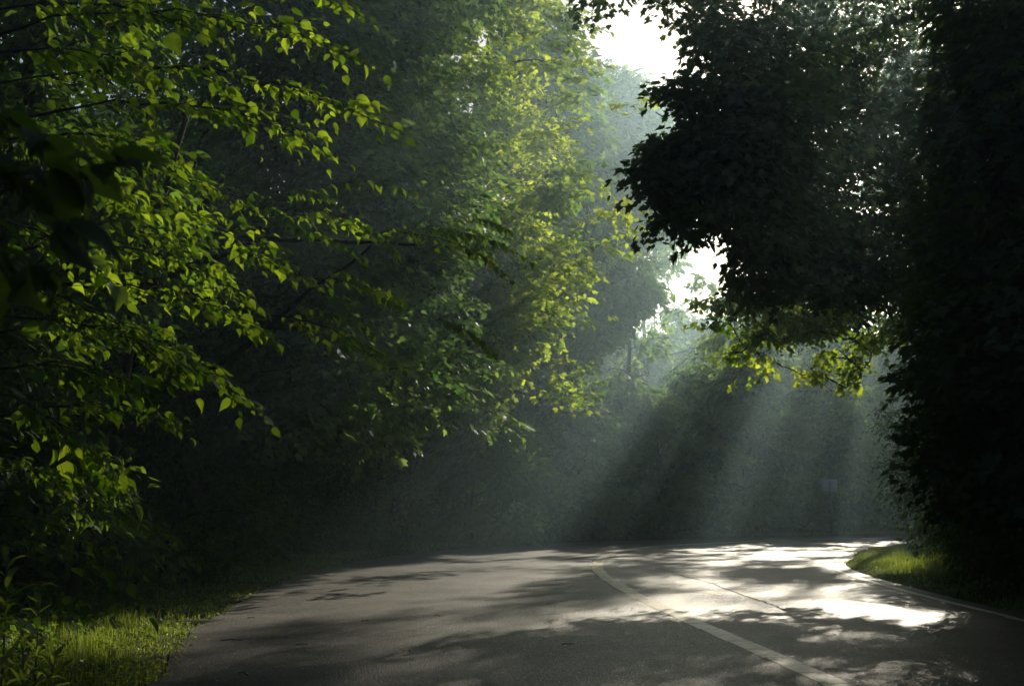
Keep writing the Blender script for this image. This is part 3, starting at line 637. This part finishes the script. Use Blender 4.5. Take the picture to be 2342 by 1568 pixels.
# drooping limb of paler leaves below the canopy
hb = []
for (x0, y0, x1, y1, sag) in [(2060, 700, 1610, 735, 10), (2040, 720, 1700, 860, -25), (2080, 760, 1830, 860, -10), (1960, 680, 1560, 690, 0), (2060, 800, 1930, 880, 0), (1900, 720, 1660, 800, -10), (2000, 650, 1700, 690, 0)]:
    for u in np.linspace(0, 1, 9):
        vx = x0 + (x1 - x0) * u + rng.normal(0, 8); vy = y0 + (y1 - y0) * u ** 1.5 + sag * math.sin(math.pi * u) + rng.normal(0, 7); q = .42 - .22 * u
        hb.append((*vat(vx, vy, 24 - 1.5 * u), q, q, q * .5))
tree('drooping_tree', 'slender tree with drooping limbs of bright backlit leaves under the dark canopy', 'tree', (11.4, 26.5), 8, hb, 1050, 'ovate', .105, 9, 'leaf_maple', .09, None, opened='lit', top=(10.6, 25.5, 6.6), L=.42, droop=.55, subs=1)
# shrubs along the inner verge
for k, (x, y, H, r, ns) in enumerate([(6.75, 11.2, 3.0, 1.1, 1300), (6.95, 14.0, 3.8, 1.2, 1700), (7.3, 17.2, 4.8, 1.3, 2000), (7.95, 20.6, 6.2, 1.5, 2300), (9.1, 24.6, 5.8, 1.5, 1900), (12.2, 30.6, 4.5, 1.7, 1100), (15.6, 34.6, 4.5, 1.8, 900)]):
    lab = ['dark shrub on the right verge nearest the camera', 'dark shrub second from the right edge of the picture', 'tall dark shrub halfway down the right verge',
           'tall shrub with arching twigs of small leaves reaching over the verge', 'shrub at the end of the right verge by the sunny grass', 'shrub behind the sunny grass tip', 'farthest shrub on the inner verge'][k]
    tree('verge_shrub', lab, 'shrub', (x, y), H, wall_blobs(x, y, H, r, 7, .05), ns, 'simple', .085, 11, 'leaf_dark' if k != 3 else 'leaf_under', .06, right_ok, 'shrubs along the right verge', L=.55)

# ------------------------------------------------------------------ near branches on the left, modelled twig by twig
def leafy_branch(parent, p0, p1, kind='ovate', leaf=.10, n=60, side=.45, sag=.05, r=.008, mat='leaf_broad', hang=.6, name='branch'):
    """one branch with alternate side twigs; its leaves are a sub-part"""
    wood, lv = MB(), MB(); p0 = np.array(p0, float); p1 = np.array(p1, float); ln = np.linalg.norm(p1 - p0)
    C = curve3(p0, p1, sag * ln + .04 * ln, n=12, jit=.008 * ln); wood.add(*tube(C, np.linspace(r, r * .25, 12), 5))
    P, D, U, S = [], [], [], []
    nt_ = max(3, int(n / 7)); fwd = (p1 - p0) / ln
    lat = np.cross(fwd, [0, 0, 1.]); lat /= np.linalg.norm(lat) + 1e-9
    for i in range(nt_ + 1):
        t = .12 + .88 * i / nt_; a = C[min(11, int(t * 11))] * (1 - (t * 11) % 1) + C[min(11, int(t * 11) + 1)] * ((t * 11) % 1) if t < .999 else C[-1]
        s = 1 if i % 2 else -1
        d = fwd * rng.uniform(.5, 1.) + lat * s * rng.uniform(.3, 1.1) + np.array([0, 0, rng.uniform(-.35, .35)])
        if i == nt_: d = fwd + np.array([0, 0, -.25])
        d /= np.linalg.norm(d); tl = side * ln ** .3 * rng.uniform(.5, 1.) * (1.15 - .6 * t); b = a + d * tl + np.array([0, 0, -.18 * tl])
        Q = curve3(a, b, .06 * tl, n=6); wood.add(*tube(Q, np.linspace(r * .4, r * .12, 6), 4))
        m = 7
        for j in range(m):
            u = (j + 1) / m; q = Q[min(5, int(u * 5))]; sd = 1 if j % 2 else -1; l2 = np.cross(d, [0, 0, 1.])
            ld = d * rng.uniform(.3, .8) + l2 * sd * rng.uniform(.4, .9) + np.array([0, 0, hang * rng.uniform(-1.6, .15)])
            if j == m - 1: ld = d + np.array([0, 0, -hang])
            P.append(q + rng.normal(0, .006, 3)); D.append(ld); U.append([rng.normal(0, .55), rng.normal(0, .55), 1]); S.append(leaf * (.36 + .75 * rng.random() ** 1.5) * (1.65 if rng.random() < .07 else 1))
    P, D, U, S = map(np.array, (P, D, U, S)); Dn = D / np.linalg.norm(D, axis=1)[:, None]
    pet = P + Dn * .018 * (leaf / .1)
    put_leaves(lv, kind, pet, frames(D, U), S, rng.random(len(P)) ** 1.15)
    b = wood.build(name, M['bark_stem'] if r < .006 else M['bark'], parent, True, p0_of(parent)); lv.build('foliage', M[mat], b, True, p0_of(parent), ); return b
def p0_of(o): return np.array(o.location)
def pinnate(parent, p0, p1, leaf=.09, mat='leaf_broad', n=17):
    """one long compound leaf: leaflets in pairs hanging from an arching stalk"""
    wood, lv = MB(), MB(); p0 = np.array(p0); p1 = np.array(p1); ln = np.linalg.norm(p1 - p0); C = curve3(p0, p1, rng.uniform(.02, .10) * ln, n=14, jit=.006 * ln)
    wood.add(*tube(C, np.linspace(.005, .0015, 14), 4)); T = np.gradient(C, axis=0); T /= np.linalg.norm(T, axis=1)[:, None]
    P, D, U, S = [], [], [], []
    for i in range(n):
        u = .12 + .88 * i / (n - 1); k = min(12, int(u * 13)); f = u * 13 - k; q = C[k] * (1 - f) + C[k + 1] * f; t = T[k]; l = np.cross(t, [0, 0, 1.]); l /= np.linalg.norm(l)
        for s in (-1, 1):
            P.append(q + rng.normal(0, .003, 3)); D.append(l * s * rng.uniform(.5, 1) + t * rng.uniform(.2, .8) + np.array([0, 0, -.4 - .8 * rng.random()])); U.append([0, 0, 1]); S.append(leaf * (1.1 - .5 * abs(u - .45)) * rng.uniform(.85, 1.1))
    P, D, U, S = map(np.array, (P, D, U, S)); put_leaves(lv, 'lance2' if False else 'ovate', P, frames(D, U + rng.normal(0, .15, U.shape)), S, rng.random(len(P)) * .7)
    b = wood.build('leaf_stalk', M['bark_stem'], parent, True, p0_of(parent)); lv.build('leaflets', M[mat], b, True, p0_of(parent)); return b

def stem(parent, pts, r0, r1, name='trunk'):
    C = resample3(np.array(pts, float), 14); C[1:-1] += rng.normal(0, .015, (12, 3)); mb = MB(); mb.add(*tube(C, np.linspace(r0, r1, 14), 8)); return mb.build(name, M['bark'], parent, True, p0_of(parent))
def resample3(P, n):
    s = np.concatenate([[0], np.cumsum(np.linalg.norm(np.diff(P, axis=0), axis=1))]); t = np.linspace(0, s[-1], n); return np.stack([np.interp(t, s, P[:, k]) for k in range(3)], 1)
def gz(x, y): return float(terrain(np.array([x]), np.array([y]))[0])

# the broad-leaved tree whose limbs reach in from the left edge
bx, by = -4.6, 7.4
mul = tag(empty('mulberry_tree', (bx, by, gz(bx, by))), 'nearest tree on the left with drooping heart-shaped leaves lit yellow-green', 'tree')
stem(mul, [(bx, by, gz(bx, by) - .2), (bx + .1, by, 2), (bx - .05, by - .1, 4), (bx + .1, by, 6.5)], .11, .04)
trunkpt = lambda z: np.array([bx + .05, by, z])
BR = [((0, 190, 6.6), (870, 280, 7.2), 180, .10), ((60, 60, 6.6), (775, 120, 7.2), 170, .10), ((0, 320, 6.2), (370, 350, 6.6), 90, .10), ((60, 420, 6.4), (620, 600, 7.4), 150, .09), ((100, 560, 6.4), (545, 670, 7.2), 120, .085),
      ((0, 500, 5.4), (250, 640, 5.7), 80, .09), ((100, 660, 6.4), (580, 745, 7.4), 120, .08), ((0, 720, 6.0), (545, 905, 6.5), 150, .10), ((0, 840, 5.8), (330, 900, 6.2), 110, .10), ((0, 900, 5.6), (268, 1095, 6.0), 100, .10),
      ((0, 640, 5.8), (400, 850, 6.4), 120, .08), ((0, 1040, 5.8), (140, 1110, 6.0), 60, .08), ((0, 20, 6.5), (420, 60, 6.8), 110, .11), ((200, -120, 6.6), (800, 20, 7.2), 110, .10), ((0, 120, 5.9), (330, 160, 6.2), 80, .12),
      ((0, 420, 5.9), (330, 470, 6.3), 90, .10), ((150, 250, 6.6), (720, 330, 7.4), 130, .10), ((0, 560, 6.8), (420, 560, 7.6), 120, .09), ((0, 760, 7.2), (420, 800, 7.8), 120, .085), ((200, 380, 7.4), (560, 470, 8.2), 110, .09), ((0, 950, 7.0), (380, 970, 7.6), 110, .085)]
for (a, b, n, lf) in BR:
    A, B = vat(*a), vat(*b); leafy_branch(mul, A, B, 'ovate', lf * .86, int(n * 1.35), .42)
    tz = np.clip(A[2] - .5, 1.2, 6.2); w = MB(); w.add(*tube(curve3(trunkpt(tz), A, .1, n=8, jit=.01), np.linspace(.03, .008, 8), 6)); w.build('limb', M['bark'], mul, True, p0_of(mul))
# a second, darker sapling whose leaves hang very close to the lens
bx2, by2 = -1.75, 2.3
nb = tag(empty('near_sapling', (bx2, by2, gz(bx2, by2))), 'black out-of-focus leafy sapling closest to the camera at left edge', 'sapling')
stem(nb, [(bx2, by2, -.1), (bx2 + .02, by2, 1.2), (bx2, by2 + .02, 2.4)], .02, .008)
for a, b in [((-250, 330, 2.2), (110, 480, 2.1)), ((-250, 250, 2.25), (60, 300, 2.2)), ((-200, 480, 2.15), (200, 360, 2.1)), ((-200, 560, 2.1), (40, 590, 2.1))]:
    leafy_branch(nb, vat(*a), vat(*b), 'ovate', .105, 14, .12, r=.004, mat='leaf_dark', hang=.7)
# low bush under the mulberry
bx3, by3 = -4.2, 8.6
lb = tag(empty('low_bush', (bx3, by3, gz(bx3, by3))), 'low bush with arching twigs above the grass at lower left', 'bush')
stem(lb, [(bx3, by3, -.05), (bx3 + .1, by3 - .2, .6), (bx3 + .1, by3 - .3, 1.2)], .03, .01)
for a, b, n in [((0, 1120, 6.6), (305, 1195, 7.0), 80), ((0, 1180, 6.6), (305, 1300, 7.0), 80), ((60, 1230, 6.6), (300, 1365, 7.0), 70), ((0, 1080, 7.0), (320, 1150, 7.6), 80), ((0, 1250, 6.2), (200, 1290, 6.6), 60), ((100, 1150, 7.6), (420, 1270, 8.2), 70), ((0, 1330, 6.6), (240, 1400, 7.0), 60)]:
    leafy_branch(lb, vat(a[0], a[1], a[2] + 1.1), vat(b[0], b[1], b[2] + 1.1), 'ovate', .075, n, .3, mat='leaf_under', r=.005)
# tree with long compound leaves behind it
bx4, by4 = -4.9, 13.5
su = tag(empty('sumac_tree', (bx4, by4, gz(bx4, by4))), 'small tree with long feathery compound leaves in the left middle', 'tree')
stem(su, [(bx4, by4, gz(bx4, by4) - .2), (bx4 + .6, by4 - .2, 2), (bx4 + .9, by4 - .6, 4), (bx4 + 1.4, by4 - .7, 5.6)], .08, .03)
stem(su, [(bx4 + .6, by4 - .2, 2), (bx4 + 1.9, by4 - .4, 2.9), tuple(vat(850, 560, 13.2))], .045, .014, 'limb')
stem(su, [(bx4 + .9, by4 - .6, 3.6), (bx4 + 2.2, by4 - .3, 4.2), tuple(vat(960, 560, 13.4))], .045, .014, 'limb')
for a, b in [((640, 450, 12.2), (755, 450, 12)), ((700, 440, 12.4), (945, 440, 12.2)), ((650, 520, 12.2), (830, 590, 12)), ((780, 490, 12.6), (910, 580, 12.4)), ((900, 540, 13.2), (1090, 540, 13)), ((980, 530, 13.3), (1215, 600, 13.1)),
             ((760, 610, 12.4), (905, 700, 12.2)), ((660, 700, 12.2), (850, 760, 12)), ((770, 780, 12.6), (925, 845, 12.4)), ((1000, 730, 13.5), (1130, 810, 13.3)), 
             ((1040, 560, 13.4), (1170, 640, 13.2)), ((1080, 500, 13.6), (1170, 530, 13.2)),
             ((600, 470, 11.8), (700, 540, 11.5)), ((540, 740, 11.8), (640, 790, 11.5))]:
    pinnate(su, vat(*a), vat(*b), .12, n=rng.integers(8, 13))
for a, b, n in [((600, 500, 12), (800, 520, 12), 70), ((700, 640, 12.4), (900, 680, 12.4), 70), ((820, 540, 13), (1100, 580, 13.2), 90), ((500, 580, 11), (700, 640, 11), 70), ((620, 720, 12), (860, 820, 12.2), 80)]:
    leafy_branch(su, vat(*a), vat(*b), 'ovate', .10, n, .5, mat='leaf_broad')

# goldenrod stalks in the bottom left corner
def weed(x, y, h, label, lean):
    o = tag(empty('tall_weed', (x, y, gz(x, y))), label, 'weed', 'leafy stalks in the lower left corner'); b = p0_of(o)
    C = curve3(b + [0, 0, -.03], b + np.array([lean[0], lean[1], h]), 0, (.02, 0, 0), 12); w = MB(); w.add(*tube(C, np.linspace(.008, .003, 12), 5)); w.build('stalk', M['bark_stem'], o, True, b)
    lv = MB(); n = int(h * 36); P, D, U, S = [], [], [], []
    for i in range(n):
        u = .15 + .85 * i / (n - 1); k = min(10, int(u * 11)); q = C[k] + (C[k + 1] - C[k]) * (u * 11 - k); a = i * 2.4 + rng.normal(0, .2)
        P.append(q); D.append([math.cos(a), math.sin(a), .75 * u + rng.normal(0, .12)]); U.append([0, 0, 1.]); S.append((.165 if u < .85 else .11) * rng.uniform(.8, 1.15))
    lv.add; put_leaves(lv, 'lance', np.array(P), frames(np.array(D), np.array(U)), np.array(S), rng.random(n)); lv.build('leaves', M['grass'], o, True, b)
for (vx, vy, Y, lab, ln) in [(15, 1278, 4.6, 'tallest leafy weed stalk in the lower left corner', (.03, 0)), (88, 1362, 4.9, 'leafy weed stalk right of the tallest one', (.04, 0)), (-15, 1400, 4.3, 'weed stalk cut by the left edge', (-.02, 0)),
                             (52, 1440, 4.5, 'short leafy weed between two taller stalks', (.02, 0)), (-30, 1330, 4.9, 'weed stalk behind the one cut by the left edge', (0, 0)), (120, 1480, 4.9, 'shortest weed stalk nearest the grass verge', (.05, 0))]:
    p = vat(vx, vy, Y * 1.16); weed(p[0] - ln[0], p[1], p[2] - gz(p[0], p[1]), lab, ln)

# ------------------------------------------------------------------ grass and ground cover
def blades(P, h, w, lean=.5):
    n = len(P); a = rng.random(n) * 6.283; d = np.stack([np.cos(a), np.sin(a), np.zeros(n)], 1); s = np.stack([-d[:, 1], d[:, 0], np.zeros(n)], 1) * (w / 2)[:, None]; l = rng.random(n)[:, None] * lean * h[:, None]
    up = np.array([0, 0, 1.]); V = np.stack([P - s, P + s, P + d * l * .35 - s * .8 + up * h[:, None] * .55, P + d * l * .35 + s * .8 + up * h[:, None] * .55, P + d * l + up * h[:, None] * .95], 1)
    T = np.array([(0, 1, 3), (0, 3, 2), (2, 3, 4)]); return V.reshape(-1, 3), (T[None] + (np.arange(n) * 5)[:, None, None]).reshape(-1, 3), np.repeat(rng.random(n), 5)
def scatter_along(C, side, smin, smax, dens, y0, y1, xmax=60):
    L = np.concatenate([[0], np.cumsum(np.linalg.norm(np.diff(C, axis=0), axis=1))]); nn = normals(C); n = int(dens * L[-1] * (smax - smin))
    s = rng.random(n) * L[-1]; o = smin + (smax - smin) * rng.random(n) ** 1.0
    c = np.stack([np.interp(s, L, C[:, 0]), np.interp(s, L, C[:, 1])], 1); m = np.stack([np.interp(s, L, nn[:, 0]), np.interp(s, L, nn[:, 1])], 1)
    P = c + m * (o * side)[:, None]; k = (P[:, 1] > y0) & (P[:, 1] < y1) & (P[:, 0] < xmax); return P[k], o[k]
gm = MB(); cm = MB()
for (C, side, lo, hi, dens, y0, y1) in [(oF, 1, -.12, 1.7, 2600, 4, 13), (oF, 1, -.1, 1.7, 1000, 13, 26), (oF, 1, 0, 2.0, 420, 26, 60), (iF, -1, -.05, 2.2, 900, 10, 24), (iF, -1, -.05, 2.4, 1300, 24, 36)]:
    p, o = scatter_along(C, side, lo, hi, dens, y0, y1); keep = rng.random(len(p)) < np.clip(.55 + .5 * wob(p[:, 0], p[:, 1], 2.6) + (o > .25) * .1, .06, 1) * np.clip((o + .14 + .10 * wob(p[:, 0] * 3, p[:, 1] * 3, 1, 5.)) / .25, 0, 1); p, o = p[keep], o[keep]
    z = terrain(p[:, 0], p[:, 1]); z = np.where(z < 0, 0, z); h = (.025 + .16 * np.clip(o, 0, 1) * rng.random(len(p)) ** 2.5 + .02 * rng.random(len(p))) * (1 + .5 * wob(p[:, 0], p[:, 1], 3.1, 2.)) * 1.1
    wd = np.where(p[:, 1] > 20, .009, .0055); gm.add(*blades(np.column_stack([p, z - .01]), h, wd))
    k = rng.random(len(p)) < .30; q = p[k]; n = len(q); a = rng.random(n) * 6.283; zz = z[k] + rng.random(n) * .05
    put_leaves(cm, 'far', np.column_stack([q, zz]), frames(np.stack([np.cos(a), np.sin(a), rng.normal(.2, .3, n)], 1), np.tile([0, 0, 1.], (n, 1)) + rng.normal(0, .3, (n, 3))), rng.uniform(.02, .05, n), rng.random(n))
tag(gm.build('grass', M['grass']), 'short green grass along both edges of the road', 'grass', kind='stuff')
tag(cm.build('clover', M['grass']), 'small round-leaved ground cover among the verge grass', 'ground cover', kind='stuff')
um = MB()
for (C, side, lo, hi, dens, y0, y1, lf) in [(oF, 1, 1.0, 1.9, 55, 3, 16, .06), (oF, 1, 1.2, 4.5, 16, 3, 30, .08), (oF, 1, 1.4, 6, 9, 30, 70, .13), (iF, -1, 1.6, 5, 12, 8, 45, .09)]:
    p, o = scatter_along(C, side, lo, hi, dens, y0, y1); z = terrain(p[:, 0], p[:, 1]); P = np.column_stack([p, z + .08 + .45 * rng.random(len(p)) * np.clip((o - lo) / 1.5, .2, 1)]); O = rng.normal(size=P.shape)
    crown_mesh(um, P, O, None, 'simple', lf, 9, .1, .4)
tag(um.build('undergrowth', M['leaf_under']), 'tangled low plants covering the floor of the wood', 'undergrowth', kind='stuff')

# ------------------------------------------------------------------ sign seen from behind
sb = at(831.5, 532, 47.0); sx, sy = sb[0], sb[1]; sz = gz(sx, sy)
topz = at(831.5, 478.5, sy)[2]; botz = at(831.5, 490.5, sy)[2]; hw = 7.6 / F * sy
sg = tag(empty('road_sign', (sx, sy, sz)), 'small rectangular road sign seen from behind on a thin post', 'sign')
def box(x0, x1, y0, y1, z0, z1):
    V = [(x, y, z) for x in (x0, x1) for y in (y0, y1) for z in (z0, z1)]
    return V, [(0, 1, 3), (0, 3, 2), (4, 6, 7), (4, 7, 5), (0, 4, 5), (0, 5, 1), (2, 3, 7), (2, 7, 6), (0, 2, 6), (0, 6, 4), (1, 5, 7), (1, 7, 3)]
m1 = MB(); m1.add(*box(-hw, hw, .030, .034, botz - sz, topz - sz)); pn = m1.build('panel', M['sign_metal'], sg)
bv = pn.modifiers.new('bevel', 'BEVEL'); bv.width = .0015; bv.segments = 1
m2 = MB(); m2.add(*box(-.035, .035, -.008, .0, -.2, topz - sz - .06)); m2.add(*box(-.035, -.028, .0, .030, -.2, topz - sz - .06)); m2.add(*box(.028, .035, .0, .030, -.2, topz - sz - .06)); m2.build('post', M['sign_post'], sg)
for dz in (.08, .32):
    m3 = MB(); m3.add(*tube([(0, -.016, topz - sz - dz - .03), (0, -.008, topz - sz - dz - .03)], .012, 6)); m3.build('bolt', M['sign_metal'], sg)

# ------------------------------------------------------------------ litter on the asphalt
def twig(vx, vy, L, ang, label):
    g = ground(vx * V2P, vy * V2P); z = float(road_z(g[:2])[0]); d = np.array([math.cos(ang), math.sin(ang), 0]); C = curve3(-d * L / 2, d * L / 2, .012, (0, .02 * L, 0), 7, .004 * (L / .2)); C[:, 2] += .008
    m = MB(); C = C * .6; m.add(*tube(C, np.linspace(.0045, .002, 7), 5)); m.add(*tube([C[3], C[3] + np.array([d[1], -d[0], .02]) * L * .15 + d * L * .1], [.003, .0015], 4)); o = m.build('twig', M['twig']); o.location = (g[0], g[1], z); tag(o, label, 'twig', 'twigs on the road')
twig(530, 1467, .34, .05, 'longest twig lying on the road near the left verge'); twig(835, 1423, .2, .9, 'twig on the sunlit road left of centre'); twig(1280, 1330, .25, .4, 'twig on the road left of the centre line bend')
twig(1000, 1412, .16, 2.4, 'small bent twig in the middle of the left lane'); twig(575, 1415, .15, .6, 'short thick twig beside the left road edge'); twig(690, 1478, .18, .2, 'thin twig right of the longest one')
twig(1300, 1480, .2, .1, 'twig in the shaded lower middle of the road'); twig(555, 1545, .28, 2.2, 'forked twig at the bottom of the picture')
def litter(vx, vy, s, mat, label, grp):
    g = ground(vx * V2P, vy * V2P); z = float(road_z(g[:2])[0]); V, T = leaf_template('ovate'); a = rng.random() * 6.28; c_, s_ = math.cos(a), math.sin(a)
    W = V * s * [1, 1, 1.8]; W = np.stack([W[:, 0] * c_ - W[:, 1] * s_, W[:, 0] * s_ + W[:, 1] * c_, W[:, 2] - W[:, 2].min() + .004], 1); o = mesh_obj('fallen_leaf', W, T, M[mat], smooth=True); o.location = (g[0], g[1], z); tag(o, label, 'leaf', grp)
for i, (vx, vy) in enumerate([(380, 1530), (395, 1512), (372, 1545), (410, 1495), (425, 1478), (388, 1538), (402, 1520)]):
    litter(vx, vy, rng.uniform(.04, .07), 'deadleaf', 'orange-brown dead leaf lying along the left road edge by the grass', 'dead leaves along the left road edge')
litter(490, 1411, .09, 'greenleaf', 'yellow-green fallen leaf at the corner of the left verge', 'fallen leaves on the road'); litter(925, 1500, .07, 'deadleaf', 'orange leaf alone in the left lane', 'fallen leaves on the road')
litter(1447, 1398, .05, 'deadleaf', 'tiny brown leaf just left of the centre line', 'fallen leaves on the road'); litter(620, 1465, .06, 'deadleaf', 'brown leaf near the thin crack at left', 'fallen leaves on the road'); litter(1862, 1452, .06, 'greenleaf', 'pale leaf in the right lane', 'fallen leaves on the road')

# ------------------------------------------------------------------ haze: one closed box round camera and scene
hm, hnt, hout = newmat('haze'); pv = hnt.nodes.new('ShaderNodeVolumePrincipled'); pv.inputs['Density'].default_value = HAZE_DENSITY
pv.inputs['Color'].default_value = (.62, .88, 1.0, 1); pv.inputs['Anisotropy'].default_value = .75; hnt.links.new(pv.outputs[0], hout.inputs['Volume'])
zmin = float(GZ.min())
zt = 26.0
m = MB(); m.add(*box(-720, 720, -520, 1420, zmin - 1, zt)); hz = m.build('haze', hm); tag(hz, kind='stuff')
print('leaves', LEAFCOUNT[0])
